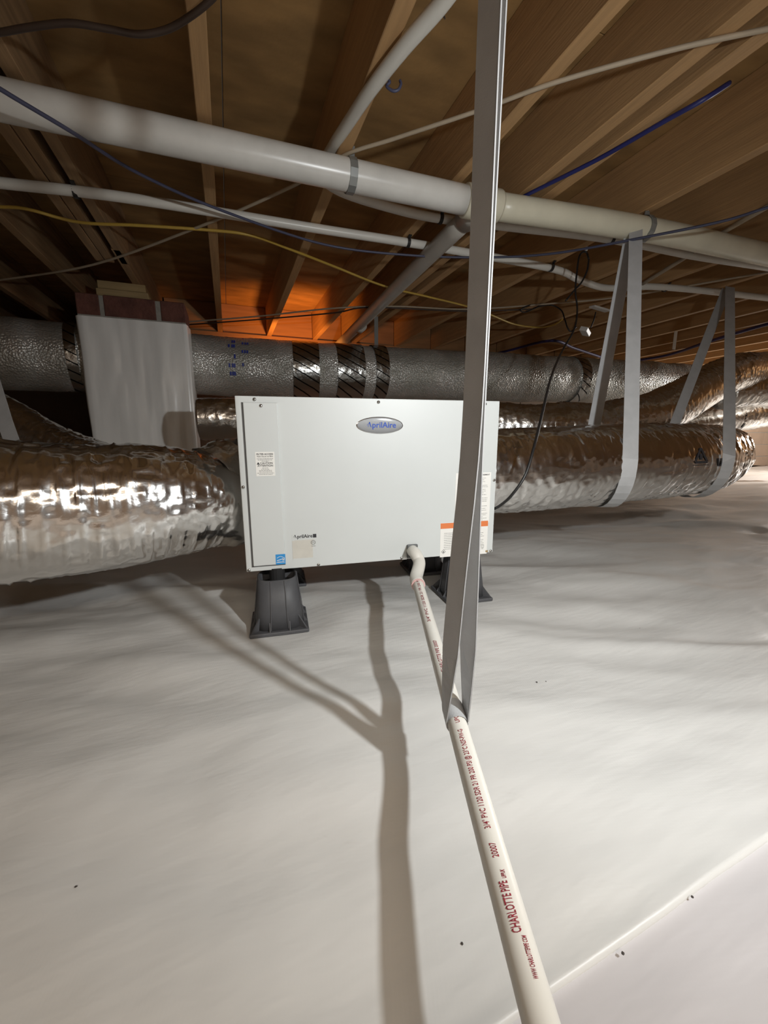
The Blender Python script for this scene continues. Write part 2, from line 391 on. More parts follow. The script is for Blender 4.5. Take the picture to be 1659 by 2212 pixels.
CRUMBS = ((1130, 1936, 'tiny dark crumb touching the near end of the drain pipe'),
          (1000, 2000, 'tiny dark crumb between the drain pipe and its shadow'),
          (1160, 1467, 'darker of two crumbs close together beyond the strap loop'),
          (1180, 1465, 'fainter of two crumbs close together beyond the strap loop'),
          (160, 1892, 'lone dark crumb far out on the open side of the pipe shadow'),
          (1495, 1940, 'dark crumb on the liner just above the seam, by the picture edge'),
          (1385, 1336, 'dark crumb on the liner below the bend of the fat duct'),
          (1348, 2040, 'dark crumb on the liner seam, nearest the drain pipe'))
for i, (u, v, lb) in enumerate(CRUMBS):
    p = at_z(u, v, .002); s = .0010 + .0004 * (i % 3)
    bm = bmesh.new(); bmesh.ops.create_icosphere(bm, subdivisions=1, radius=s)
    for q in bm.verts: q.co = Vector((q.co.x * random.uniform(.7, 1.5), q.co.y * random.uniform(.7, 1.4), q.co.z * .6))
    me = bpy.data.meshes.new('c'); bm.to_mesh(me); bm.free()
    o = link('dirt_crumb', me, 'dirt'); o.location = (p.x, p.y, float(liner_h(p.x, p.y)) + .007)
    tag(o, lb, 'dirt', 'dirt crumbs on the liner')

# ------------------------------------------------------------------ dehumidifier
BW, BH, BD, BYAW = 0.70, 0.4375, 0.38, rad(14.5) - AZ
BP = hz(-.354, .991, CAMZ - .3425)
dh = empty('dehumidifier', BP, BYAW)
tag(dh, 'light grey metal dehumidifier cabinet standing on four dark plastic stands', 'dehumidifier')
bx, bn = Vector((math.cos(BYAW), math.sin(BYAW), 0)), Vector((math.sin(BYAW), -math.cos(BYAW), 0))
def face(u, v):                                  # photo point on the front panel in the cabinet's own x, z
    r = ray(u, v); t = (BP - CAM).dot(bn) / r.dot(bn); q = CAM + r * t - BP
    return q.dot(bx), q.z
def bw(x, y, z): return BP + bx * x - bn * y + Vector((0, 0, z))
box('cabinet_body', .012, BW - .012, .004, BD, .004, BH - .004, 'cabinet_grey', dh, .003)
box('front_panel', 0, BW, -.003, .006, 0, BH, 'powdercoat', dh, .0015, 2)
# filter door with a groove round it
dx0, dz1 = face(521, 869); dx1, dz0 = face(617, 1222)[0], face(541, 1224)[1]
fd = box('filter_door', dx0 + .004, dx1, -.0085, -.003, dz0 + .002, dz1, 'powdercoat', dh, .002, 2)
box('door_groove', dx0, dx0 + .004, -.0042, -.003, dz0, dz1, 'gap', dh)
box('door_groove', dx0, dx1, -.0042, -.003, dz0 - .001, dz0 + .002, 'gap', dh)
# screws
def screw_mesh(r=.0042):
    bm = bmesh.new()
    bmesh.ops.create_uvsphere(bm, u_segments=14, v_segments=8, radius=r)
    for q in bm.verts: q.co.z *= .55
    me = bpy.data.meshes.new('screw'); bm.to_mesh(me); bm.free()
    for p in me.polygons: p.use_smooth = True
    return me
sm = screw_mesh(); sm.materials.append(MATS['screw'])
slm = box_mesh(-.0026, .0026, -.0006, .0006, .0020, .0026); slm.materials.append(MATS['screwslot'])
for (u, v) in ((550, 863), (564, 877), (817, 869), (1047, 873), (525, 1052), (538, 1231), (688, 1219), (1066, 1037), (1058, 1189), (867, 1204)):
    a, c = face(u, v)
    s = bpy.data.objects.new('screw', sm); COL.objects.link(s); s.parent = dh
    y = -.0095 if dx0 + .005 < a < dx1 and c < dz1 else -.0045
    s.location = (max(a, .006), y, c); s.rotation_euler = (rad(90), random.uniform(0, 3), 0)
    for q in (0, 1):
        t = bpy.data.objects.new('screw_slot', slm); COL.objects.link(t); t.parent = s; t.rotation_euler = (0, 0, q * rad(90))
a, c = face(1050, 1190); box('rust_chip', a - .004, a + .004, -.0036, -.003, c - .003, c + .003, 'blockwood', dh)
# badge: domed ellipse with rim and lettering
bxc, bzc = face(820, 919)
def ellipse_dome(rx, rz, h, y, n=48, rings=6):
    V = []; FC = []
    for i in range(rings + 1):
        f = math.cos(i / rings * math.pi / 2); d = h * math.sin(i / rings * math.pi / 2)
        if i == rings: V.append((0, y - h, 0)); break
        for k in range(n):
            t = 2 * math.pi * k / n; V.append((rx * f * math.cos(t), y - d, rz * f * math.sin(t)))
    for i in range(rings - 1):
        for k in range(n): FC.append((i * n + k, i * n + (k + 1) % n, (i + 1) * n + (k + 1) % n, (i + 1) * n + k))
    for k in range(n): FC.append(((rings - 1) * n + k, (rings - 1) * n + (k + 1) % n, rings * n))
    return mesh_from(V, FC)
erx = (face(870, 919)[0] - face(769, 919)[0]) / 2; erz = (face(820, 901)[1] - face(820, 938)[1]) / 2
bd = link('badge_rim', ellipse_dome(erx, erz, .0025, -.003), 'badge_rim', dh, True); bd.location = (bxc, 0, bzc)
bf = link('badge_face', ellipse_dome(erx * .965, erz * .93, .0012, -.0048), 'badge', bd, True)
def put_text(s, size, x, z, y, material, parent, bold=0.0, align='CENTER', width=1.0, rot=0.0, name='lettering', shear=0.0):
    me = text_mesh(s, size, bold, align, width=width, shear=shear)
    o = link(name, me, material, parent); o.location = (x, y, z); o.rotation_euler = (rad(90), 0, rot)
    return o
tl = put_text('prilAire', .0205, -.0215, .0005, -.0066, 'inkblue', bd, .012, 'LEFT', 1.02)
# first letter: a leg with three wind strokes flying off it
V = []; FC = []
def quad2(x0, z0, x1, z1, t, y):
    d = Vector((x1 - x0, 0, z1 - z0)).normalized(); n = Vector((-d.z, 0, d.x)) * (t / 2); b = len(V)
    for p, s in (((x0, z0), -1), ((x1, z1), -1), ((x1, z1), 1), ((x0, z0), 1)): V.append((p[0] + n.x * s, y, p[1] + n.z * s))
    FC.append((b, b + 1, b + 2, b + 3))
def wind_a(x, z, s, y):
    quad2(x, z + .5 * s, x + .32 * s, z - .42 * s, .15 * s, y)
    quad2(x + .02 * s, z + .5 * s, x - .12 * s, z + .12 * s, .12 * s, y)
    quad2(x - .42 * s, z + .10 * s, x - .02 * s, z + .16 * s, .05 * s, y)
    quad2(x - .46 * s, z - .06 * s, x + .02 * s, z - .02 * s, .05 * s, y)
    quad2(x - .30 * s, z - .30 * s, x - .06 * s, z - .16 * s, .07 * s, y)
V = []; FC = []; wind_a(-.0285, .0012, .0145, -.0066); link('lettering', mesh_from(V, FC), 'inkblue', bd)
# stickers
def sticker(name, u0, v0, u1, v1, material, y, th=.0004):
    x0, z1 = face(u0, v0); x1, z0 = face(u1, v1)
    o = link(name, box_mesh(-(x1 - x0) / 2, (x1 - x0) / 2, -th, 0, -(z1 - z0) / 2, (z1 - z0) / 2, .0001), material, dh)
    o.location = ((x0 + x1) / 2, y, (z0 + z1) / 2); return o, x1 - x0, z1 - z0
def lines(parent, W, H, rows, material='inkgrey', seed=0, left=None):
    """rows: (z as a share of H from the top, height in m, list of spans in -1..1 of half width): print too small to read"""
    rnd = random.Random(seed); Vv = []; Fc = []
    for (fz, h, spans) in rows:
        z = H / 2 - fz * H
        for (a, b) in spans:
            x = a * W / 2
            while x < b * W / 2 - .0008:
                wd = min(rnd.uniform(.0015, .0055), b * W / 2 - x)
                i = len(Vv); Vv += [(x, -.0006, z - h / 2), (x + wd, -.0006, z - h / 2), (x + wd, -.0006, z + h / 2), (x, -.0006, z + h / 2)]
                Fc.append((i, i + 1, i + 2, i + 3)); x += wd + rnd.uniform(.0006, .0011)
    return link('small_print', mesh_from(Vv, Fc), material, parent)
st, W, H = sticker('filter_label', 551, 976, 595, 1027, 'sticker', -.0085)
put_text('FILTER ACCESS', .0062, 0, H * .40, -.0007, 'ink', st, .02, width=.95)
put_text("Point d'accès au filtre", .0048, 0, H * .31, -.0007, 'ink', st, .01, width=.92, shear=.2)
put_text('CAUTION', .0066, .003, H * .03, -.0007, 'ink', st, .02)
put_text('ATTENTION', .0066, 0, -H * .075, -.0007, 'ink', st, .02)
lines(st, W, H, [(.285, .0013, [(-.85, .85)]), (.335, .0011, [(-.75, .8)]), (.385, .0011, [(-.35, .4)])] + [(.665 + i * .053, .0011, [(-s, s)]) for i, s in enumerate((.35, .45, .68, .68, .88, .7))], 'inkgrey', 3)
tri = mesh_from([(-.0036, -.0007, -.003), (.0036, -.0007, -.003), (0, -.0007, .0034)], [(0, 1, 2)]); t = link('warning_triangle', tri, 'ink', st); t.location = (-.0165, 0, H * .03)
st, W, H = sticker('rating_label', 630, 1154, 685, 1205, 'powdercoat', -.003)
p1 = sticker('rating_print_area', 631, 1168, 676, 1203, 'sticker_clear', -.0034, .0001)[0]
put_text('prilAire', .0132, -.0185, H * .40, -.0008, 'ink', st, .022, 'LEFT', .98)
V = []; FC = []; wind_a(-.0235, H * .405, .0098, -.0008); link('lettering', mesh_from(V, FC), 'ink', st)
link('lettering', box_mesh(.0225, .0315, -.0009, -.0006, H * .33, H * .47), 'ink', st)
lines(st, W * .9, H, [(.24, .0011, [(-.9, .9)]), (.30, .0009, [(-.9, .3)]), (.35, .0009, [(-.9, .35)]), (.41, .0009, [(-.9, .3)]), (.46, .0009, [(-.9, -.3), (-.2, .3)]), (.53, .0009, [(-.95, .1)]), (.60, .0009, [(-.95, .1)]), (.70, .0009, [(-.3, .6)]), (.80, .0009, [(-.9, .6)]), (.90, .0009, [(-.9, .2)])], 'sticker_clear', 5)
def ring_mesh(r0, r1, y, n=28):
    Vv = [(r * math.cos(2 * math.pi * k / n), y, r * math.sin(2 * math.pi * k / n)) for r in (r0, r1) for k in range(n)]
    return mesh_from(Vv, [(k, (k + 1) % n, n + (k + 1) % n, n + k) for k in range(n)])
rg = link('listing_mark', ring_mesh(.0048, .0062, -.0008), 'inkgrey', st); rg.location = (.0225, 0, H * .14)
put_text('ETL', .0060, 0, 0, -.0008, 'inkgrey', rg, .02, width=.8)
put_text('Intertek', .0034, 0, -.0095, -.0008, 'inkgrey', rg, .02)
st, W, H = sticker('energy_label', 595, 1196, 617, 1216, 'estar', -.0085)
V = []; FC = []
arc = [(-.010 + .020 * i / 10, .0035 + .0042 * math.sin(math.pi * i / 10)) for i in range(11)]
for (a, b), (c, d) in zip(arc, arc[1:]): quad2(a * W / .0275, b, c * W / .0275, d, .0010, -.0006)
quad2(-.009, -.003, .002, .000, .0016, -.0006); quad2(.002, .000, .010, -.001, .0012, -.0006)
quad2(.004, .003, .0095, -.004, .0011, -.0006); quad2(.010, .004, .005, -.004, .0011, -.0006); quad2(.0035, -.0005, .0105, .001, .0011, -.0006)
quad2(-.011, -.0085, .011, -.0085, .0007, -.0006)
link('star_arc', mesh_from(V, FC), 'sticker', st)
put_text('ENERGY STAR', .0028, 0, -.0067, -.0006, 'sticker', st, .02)
st, W, H = sticker('warning_label', 984, 1022, 1055, 1128, 'sticker', -.003)
put_text('AVERTISSEMENT', .0058, W * .46, H * .455, -.0006, 'ink', st, .02, 'RIGHT', .95)
put_text('ATTENTION', .0052, W * .18, -H * .10, -.0006, 'ink', st, .02, 'RIGHT')
lines(st, W * .88, H, [(f, .0012, [(-.95, b)]) for f, b in ((.11, .8), (.145, .7), (.18, .75), (.25, .95), (.28, .98), (.33, .8), (.365, .85), (.40, .7), (.435, .88), (.50, .95), (.535, .95), (.565, .9), (.66, .95), (.71, .85), (.745, .9), (.81, .98), (.84, .9), (.875, .7), (.905, .95), (.94, .7))], 'inkgrey', 9)
st, W, H = sticker('refrigerant_label', 951, 1130, 1050, 1195, 'sticker', -.003)
hb = link('orange_band', box_mesh(-W / 2, W / 2, -.0007, -.0003, H / 2 - .0165, H / 2 - .0005, .0001), 'orange', st)
put_text('AVERTISSEMENT', .0075, 0, H / 2 - .0075, -.0010, 'ink', st, .03)
lines(st, W * .92, H, [(.30 + i * .052, .0013, [(-.92, b)]) for i, b in enumerate((.5, .9, .85, .92, .7, .9, .85, .92, .9, .6))], 'inkgrey', 12)
V = []; FC = []
for (a, b, c, d) in ((0, 1, 1, 0), (1, 0, 0, -1), (0, -1, -1, 0), (-1, 0, 0, 1)): quad2(a * .0062, b * .0062, c * .0062, d * .0062, .0009, 0)
dm = link('flame_diamond', mesh_from(V, FC), 'ink', st); dm.location = (-W * .43, -.0008, -H * .34)
fl = mesh_from([(-.0018, -.0001, -.0026), (.0018, -.0001, -.0026), (.0022, -.0001, -.0006), (.0010, -.0001, .0004), (0, -.0001, .0030), (-.0012, -.0001, .0004), (-.0021, -.0001, -.0008)], [tuple(range(7))]); link('flame', fl, 'ink', dm)
V = []; FC = []
for (a, b, c, d) in ((-1, 1, 1, 1), (1, 1, 1, -1), (1, -1, -1, -1), (-1, -1, -1, 1), (-.5, -.4, .4, .5), (-1, -1.6, .9, -1.4), (-.9, -2.2, .8, -2)): quad2(a * .004, b * .004, c * .004, d * .004, .0009, 0)
mi = link('manual_symbol', mesh_from(V, FC), 'inkgrey', st); mi.location = (W * .40, -.0006, -H * .26)
# drain port: notched recess in the bottom edge of the front panel
px_, pz_ = face(889, 1188)
box('drain_port', px_ - .016, px_ + .016, -.010, -.002, .004, pz_ + .018, 'portgrey', dh, .003, 2)
V = [(px_ - .030, -.0035, .0), (px_ - .016, -.0035, .0), (px_ - .016, -.0035, .042), (px_ - .030, -.0035, .008)]
link('drain_bracket', mesh_from([v for v in V] + [(a, b - .002, c) for a, b, c in V], [(0, 1, 2, 3), (7, 6, 5, 4), (0, 4, 5, 1), (1, 5, 6, 2), (2, 6, 7, 3), (3, 7, 4, 0)]), 'screw', dh)
# duct collars on both sides
for sx in (-1, 1):
    c = tube('duct_collar', [(-.02 if sx < 0 else BW - .02, BD * .5, BH * .5), (-.0 - .05 if sx < 0 else BW + .05, BD * .5, BH * .5)], .118, 'hanger', dh, seg=40, n=2)

# ------------------------------------------------------------------ stands under the cabinet
def loop_pts(r, k, z, n=32):
    """rounded square outline, k: squareness exponent"""
    out = []
    for i in range(n):
        t = 2 * math.pi * i / n; c, s = math.cos(t), math.sin(t)
        q = r / (abs(c) ** k + abs(s) ** k) ** (1 / k); out.append(Vector((q * c, q * s, z)))
    return out
def loft(loops, cap0=True, cap1=True):
    n = len(loops[0]); V = [p for l in loops for p in l]; FC = []
    for j in range(len(loops) - 1):
        for i in range(n): FC.append((j * n + i, j * n + (i + 1) % n, (j + 1) * n + (i + 1) % n, (j + 1) * n + i))
    if cap0: FC.append(tuple(range(n - 1, -1, -1)))
    if cap1: FC.append(tuple((len(loops) - 1) * n + i for i in range(n)))
    return mesh_from(V, FC)
BZ = BP.z
def make_stand():
    r = empty('equipment_stand'); h = BZ - .018
    link('body', loft([loop_pts(.064, 3.5, .010), loop_pts(.0585, 3.3, h * .45), loop_pts(.050, 3, h), loop_pts(.046, 3, h), loop_pts(.044, 3, h - .025)], True, False), 'stand', r, True)
    link('recess', loft([loop_pts(.044, 3, h - .025), loop_pts(.043, 3, h - .026)]), 'stand_in', r)
    link('base_flange', box_mesh(-.074, .074, -.074, .074, 0, .011, .003, 2), 'stand', r)
    for sx in (-1, 1):
        for sy in (-1, 1):
            d = Vector((sx, sy, 0)).normalized(); n_ = Vector((-d.y, d.x, 0)) * .002
            a, b, c = d * .060 + Vector((0, 0, .010)), d * .099 + Vector((0, 0, .010)), d * .058 + Vector((0, 0, .055))
            V = [p + n_ for p in (a, b, c)] + [p - n_ for p in (a, b, c)]
            link('gusset', mesh_from(V, [(0, 1, 2), (5, 4, 3), (0, 3, 4, 1), (1, 4, 5, 2), (2, 5, 3, 0)]), 'stand', r)
    for q in range(4):
        for off in (-.018, .020):
            ca, sa = math.cos(q * math.pi / 2), math.sin(q * math.pi / 2)
            def rr(x, y, z): return Vector((x * ca - y * sa, x * sa + y * ca, z))
            rb = ribbon_mesh([rr(off * 1.15, -.0655, .012), rr(off * 1.02, -.0597, h * .45), rr(off * .9, -.0505, h - .001)], [rr(1, 0, 0)] * 3, .0022, .0015)
            link('rib', rb, 'stand', r)
            V = [rr(off * 1.3 - .001, -.064, .011), rr(off * 1.3 - .001, -.073, .011), rr(off * 1.3 - .001, -.061, .032)]; V += [v + rr(.002, 0, 0) for v in V]
            link('gusset', mesh_from(V, [(0, 1, 2), (5, 4, 3), (0, 3, 4, 1), (1, 4, 5, 2), (2, 5, 3, 0)]), 'stand', r)
    link('top_post', loft([loop_pts(.020, 2, h - .025, 16), loop_pts(.020, 2, BZ + .003, 16)]), 'stand_in', r)
    return r
def dup(root):
    r = root.copy(); COL.objects.link(r)
    for ch in list(root.children):
        c = ch.copy(); COL.objects.link(c); c.parent = r
    return r
stand0 = make_stand()
spots = [(bw(.075, .012, 0), 0, 'dark grey plastic stand under the filter door corner of the cabinet'),
         (bw(.637, .072, 0), 0, 'dark grey plastic stand behind the hanging strap, under the cabinet'),
         (bw(.090, .345, 0), 0, 'shadowed stand behind the one under the filter door corner'),
         (bw(.610, .340, 0), 0, 'shadowed stand behind the drain elbow, under the cabinet rear')]
for i, (q, a, lb) in enumerate(spots):
    s = stand0 if i == 0 else dup(stand0)
    s.location = (q.x, q.y, 0.0); s.rotation_euler = (0, 0, BYAW + a)
    tag(s, lb, 'equipment stand', 'stands under the dehumidifier')

# ------------------------------------------------------------------ condensate drain pipe with printed text
PR = .01335
port = bw(px_, -.006, pz_)
E1 = at_d(903, 1262, .985); PZ = at_d(1180, 2250, .275)
WR = at_d(985, 1562, .54)
pa = (PZ - E1).normalized()
dp = empty('drain_pipe', (PZ.x, PZ.y, 0)); tag(dp, 'slim white drain pipe with red print running from cabinet toward the near floor', 'drain pipe')
def kid(o, root): o.parent = root; o.matrix_parent_inverse = Matrix.Translation(-Vector(root.location)) if root.rotation_euler.z == 0 else root.matrix_world.inverted(); return o
el = [port, port + bn * .028 + Vector((0, 0, -.002)), port + bn * .050 + Vector((.004, 0, -.022)), (E1 - pa * .04), E1 + pa * .004]
kid(tube('elbow', el, [.0165, .0165, .0165, .0165, .0172], 'pvc', seg=22, n=8), dp)
kid(link('primer_ring', tube_mesh([E1 + pa * .003, E1 + pa * .007], .0168, 24), 'primer'), dp)
pp = kid(link('pipe', tube_mesh(resample([E1 - pa * .01, PZ + pa * .25], .02), PR, 28), 'pvc'), dp)
# print wrapped round the pipe: reads away from the camera, tops of the letters toward the cabinet's filter door side
FA = -pa
fs = FA.cross(Vector((0, 0, 1))).normalized(); fu = fs.cross(FA)
def pipe_text(s, size, u, v, ang, width=1.0, bold=.01, name='printed_text', span=None, material='inkred'):
    """start of the text at the photo point u, v (nearest point of the axis), centred round the pipe at ang"""
    def s_of(u, v):
        r = ray(u, v); best = min(range(2000), key=lambda i: ((E1 + pa * (i * .0006) - CAM).normalized() - r.normalized()).length); return best * .0006
    s0 = s_of(u, v)
    me = text_mesh(s, size, bold, 'LEFT', 2, width)
    if span:
        s1 = s_of(*span); wd = max(q.co.x for q in me.vertices); k = (s0 - s1) / wd
        for q in me.vertices: q.co.x *= k
    bm = bmesh.new(); bm.from_mesh(me); bmesh.ops.triangulate(bm, faces=bm.faces[:]); bmesh.ops.subdivide_edges(bm, edges=[e for e in bm.edges if e.calc_length() > .002], cuts=2, use_grid_fill=True); bm.to_mesh(me); bm.free()
    for q in me.vertices:
        x, y = q.co.x, q.co.y; th = ang + y / PR
        c = E1 + pa * (s0 - x)
        d = fs * math.cos(th) + fu * math.sin(th); q.co = c + d * (PR + .0004)
    o = link(name, me, material, None); return kid(o, dp)
TA = rad(98)
pipe_text('CHARLOTTE PIPE', .0105, 1119, 2040, TA, bold=.015, span=(1097, 1924))
pipe_text('WWW CHARLOTTEPIPE COM', .0055, 1160, 2140, TA - .3, bold=.015, span=(1123, 2046))
pipe_text('UPPUK', .0055, 1095, 1920, TA - .15, bold=.02, span=(1090, 1900))
pipe_text('20007', .0085, 1077, 1874, TA, span=(1068, 1842))
pipe_text('3/4" PVC 1120 SDR 21 PR 200 PSI @ 23°C NSF-PW-G', .0085, 1058, 1812, TA, span=(995, 1594))
pipe_text('UPC', .0085, 989, 1580, TA, span=(985, 1564))
pipe_text('CHARLOTTE PIPE 20007', .0085, 950, 1470, TA, span=(938, 1398))
pipe_text('3/4" PVC 1120 SDR 21 PR 200 PSI', .0085, 928, 1356, TA, span=(902, 1262))

# ------------------------------------------------------------------ strap that carries the drain pipe
def s_at(v):
    best = min(range(2000), key=lambda i: abs((lambda P: CY - F * upv.dot(P) / fwd.dot(P))(E1 + pa * (i * .0006) - CAM) - v)); return best * .0006
sw = s_at(1545); WC = E1 + pa * sw
TOP = hz(.112, .485, 1.392)
n_side = fs                                   # to the right of the pipe when looking away from the camera
JN = at_d(1029, 880, .472)                   # where the two arms lie together again
def strap_path():
    P = []; W_ = []
    ax = FA.copy(); tw = Matrix.Rotation(rad(24), 3, 'Z') @ ax
    r = PR + .0015
    def arm(start, off, jn):
        key = [start + Vector((0, 0, .004)), start.lerp(jn, .5), jn, (TOP + jn) / 2 + off, TOP + off]
        return resample(smooth_path(key, 8), .05)
    La = arm(WC - n_side * r, n_side * -.004 - FA * .008, at_d(1021, 880, .458)); Ra = arm(WC + n_side * r, n_side * .005 + FA * .010, at_d(1028, 880, .498))
    for p in reversed(La):
        P.append(p); t = min(1, (p - La[0]).length / .10); W_.append(ax.lerp(tw, t))
    n1 = len(P)
    for i in range(1, 9):
        a = math.pi + math.pi * i / 9; P.append(WC + n_side * (r * math.cos(a)) + fu * (r * math.sin(a))); W_.append(ax)
    n2 = len(P)
    for p in Ra:
        P.append(p); t = min(1, (p - Ra[0]).length / .10); W_.append(ax.lerp(tw, t))
    return P, W_, n1, n2
P, W_, n1, n2 = strap_path()
hs = empty('hanging_strap', (WC.x, WC.y, WC.z - .02)); tag(hs, 'grey woven strap hanging in the foreground, looped under the drain pipe', 'strap')
kid(link('webbing', ribbon_mesh(P, W_, .034, .0014), 'strap_brightened'), hs)
for P2, W2, sgn in ((P[:n1], W_[:n1], -1), (P[n2:], W_[n2:], -1)):
    kid(link('selvedge', ribbon_mesh([p + w.normalized() * (sgn * .0168) for p, w in zip(P2, W2)], W2, .0012, .0018), 'strap_edge'), hs)
kid(link('wrap_band', tube_mesh([WC - FA * .018, WC + FA * .018], PR + .0012, 28, cap=False), 'strap'), hs)

# ------------------------------------------------------------------ insulated ducts
def duct_mesh(pts, radii, seg, step, seed, crease=.006, pitch=.032, pleat=.0025, cap=True, pin=None):
    P = resample(smooth_path(pts, 14), step); n = len(P)
    s = np.array([0] + list(np.cumsum([(b - a).length for a, b in zip(P, P[1:])]))); tot = s[-1]
    rs = np.interp(s / tot, np.linspace(0, 1, len(radii)), radii)
    A = np.linspace(0, 2 * math.pi, seg, endpoint=False)
    Sg, Ag = np.meshgrid(s, A, indexing='ij'); cx, cy = np.cos(Ag), np.sin(Ag); o_ = seed * 13.7
    R = rs[:, None] + 0 * Ag
    R = R + .007 * nz(Sg * 5 + o_, cx * 1.3 + 3, cy * 1.3)
    msk = np.clip(.5 + .9 * nz(Sg * 6 + o_, cx * 1.2 + 8, cy * 1.2), 0, 1)
    v1 = nz(Sg * 20 + o_, cx * 4.2, cy * 4.2 + 9); R = R - crease * .5 * msk * np.exp(-(v1 / .12) ** 2)
    v2 = nz(Sg * 42 + o_, cx * 2.2 + 4, cy * 2.2); R = R + crease * .7 * msk * np.exp(-(v2 / .15) ** 2) - crease * .25
    R = R + crease * .25 * nz(Sg * 70 + o_, cx * 2.5, cy * 2.5)
    R = R + .0016 * nz(Sg * 60, cx * 11, cy * 11 + o_)
    ph = (Sg / pitch + Ag / (2 * math.pi)); rid = np.abs((ph % 1) - .5) * 2
    R = R + pleat * np.exp(-((1 - rid) / .12) ** 2) * (.45 + .55 * nz(Sg * 7 + 2, cx * 2, cy * 2 + o_))
    R = R - .010 * np.clip(-cy, 0, 1) ** 3 * 0
    if pin: R = pin(R, Sg, Ag, tot)
    FR = frames(P); V = []
    for i, p in enumerate(P):
        a, b = FR[i][1], FR[i][2]
        for k in range(seg): V.append(p + a * (R[i, k] * cx[i, k]) + b * (R[i, k] * cy[i, k]))
    FC = [(i * seg + k, i * seg + (k + 1) % seg, (i + 1) * seg + (k + 1) % seg, (i + 1) * seg + k) for i in range(n - 1) for k in range(seg)]
    if cap: FC += [tuple(range(seg - 1, -1, -1)), tuple((n - 1) * seg + k for k in range(seg))]
    me = mesh_from(V, FC)
    for p in me.polygons: p.use_smooth = True
    return me
bl, br_ = bw(-.045, BD * .5, BH * .5), bw(BW + .045, BD * .5, BH * .5)
# near duct on the filter-door side
L1 = [at_d(505, 1090, 1.14), at_d(440, 1085, 1.08), at_d(330, 1088, 1.00), at_d(200, 1098, .93), at_d(60, 1103, .86), at_d(-90, 1100, .80), at_d(-260, 1085, .78)]
d1 = empty('flexible_duct', (L1[2].x, L1[2].y, 0)); tag(d1, 'crumpled silver foil duct joining the cabinet beside the filter door', 'duct')
kid(link('foil_jacket', duct_mesh([bl + (bl - br_).normalized() * -.02] + L1[:1] + L1[1:], [.112, .118, .140, .150, .152, .152, .152, .150], 150, .005, 1, .0032, .030, .0045), 'foil'), d1)
kid(link('collar_sleeve', duct_mesh([bl - (bl - br_).normalized() * .02, bl.lerp(L1[1], .55)], [.120, .124], 110, .006, 4, .008, .05, .001, cap=False), 'foil_collar'), d1)
# near duct on the other side
R1 = [br_, at_d(1160, 1013, 1.42), at_d(1260, 1005, 1.50), at_d(1365, 1000, 1.58), at_d(1455, 994, 1.68), at_d(1520, 992, 1.84), at_d(1542, 985, 2.06), at_d(1530, 975, 2.45)]
d2 = empty('flexible_duct', (R1[3].x, R1[3].y, 0)); tag(d2, 'fat silver foil duct joining the cabinet beside the warning labels', 'duct')
kid(link('foil_jacket', duct_mesh([br_ - (br_ - bl).normalized() * .02] + R1[1:], [.140, .150, .152, .152, .152, .152, .150, .148], 150, .006, 2, .0055, .036, .0015), 'foil'), d2)
from mathutils.bvhtree import BVHTree
_jk = [o for o in d2.children if o.name.startswith('foil_jacket')][0].data
_bv = BVHTree.FromPolygons([v.co for v in _jk.vertices], [p.vertices[:] for p in _jk.polygons])
def on_duct(u, v):
    r_ = ray(u, v).normalized(); h = _bv.ray_cast(CAM, r_); return h[0] + h[1].normalized() * (.0022 if h[1].dot(r_) < 0 else -.0022)
def decal(tris, name):
    V = []; FC = []
    for poly in tris: FC.append(tuple(range(len(V), len(V) + len(poly)))); V += [on_duct(u, v) for u, v in poly]
    return kid(link(name, mesh_from(V, FC), 'ink'), d2)
def bar(x0, y0, x1, y1, w, n=5):
    dx, dy = x1 - x0, y1 - y0; l = math.hypot(dx, dy); nx, ny = -dy / l * w / 2, dx / l * w / 2; out = []
    for i in range(n):
        a, b = i / n, (i + 1) / n
        out.append([(x0 + dx * a + nx, y0 + dy * a + ny), (x0 + dx * b + nx, y0 + dy * b + ny), (x0 + dx * b - nx, y0 + dy * b - ny), (x0 + dx * a - nx, y0 + dy * a - ny)])
    return out
decal(bar(1513, 968, 1501, 999, 4) + bar(1513, 968, 1527, 997, 4) + bar(1501, 999, 1527, 998, 5) + bar(1513, 980, 1514, 993, 5, 3), 'warning_triangle')
decal(bar(1498, 1005, 1530, 1004, 1.5) + bar(1551, 990, 1551, 1006, 3) + bar(1558, 990, 1557, 1005, 3) + bar(1551, 1006, 1558, 1005, 3, 2) + bar(1564, 991, 1563, 1005, 2), 'printed_mark')
# trunk duct across the back
T = [at_d(-120, 758, 2.22), at_d(60, 768, 2.40), at_d(420, 789, 2.80), at_d(700, 803, 3.02), at_d(1000, 813, 3.36), at_d(1250, 822, 3.72), at_d(1440, 830, 4.02), at_d(1540, 838, 4.25)]
TR = .20
d3 = empty('trunk_duct', (T[2].x, T[2].y, 0)); tag(d3, 'long dull foil trunk duct with taped joints running behind the brick pier', 'duct')
TP = resample(smooth_path(T, 10), .02)
kid(link('foil_jacket', duct_mesh(T, [TR] * 4, 72, .02, 5, .003, .5, .0), 'foil_trunk'), d3)
def trunk_at(u):
    best = min(TP, key=lambda p: abs(CX + F * rgt.dot(p - CAM) / fwd.dot(p - CAM) - u)); return TP.index(best)
for (u0, u1) in ((150, 170), (631, 684), (722, 776), (800, 823), (1222, 1240)):
    a, b = TP[trunk_at(u0)], TP[trunk_at(u1)]
    if (b - a).length < .05: b = a + (TP[trunk_at(u1) + 1] - TP[trunk_at(u1) - 1]).normalized() * .055
    kid(link('tape_band', duct_mesh([a, a.lerp(b, .5), b], [TR + .007] * 2, 72, .012, 6, .002, .5, .0, cap=False), 'tape'), d3)
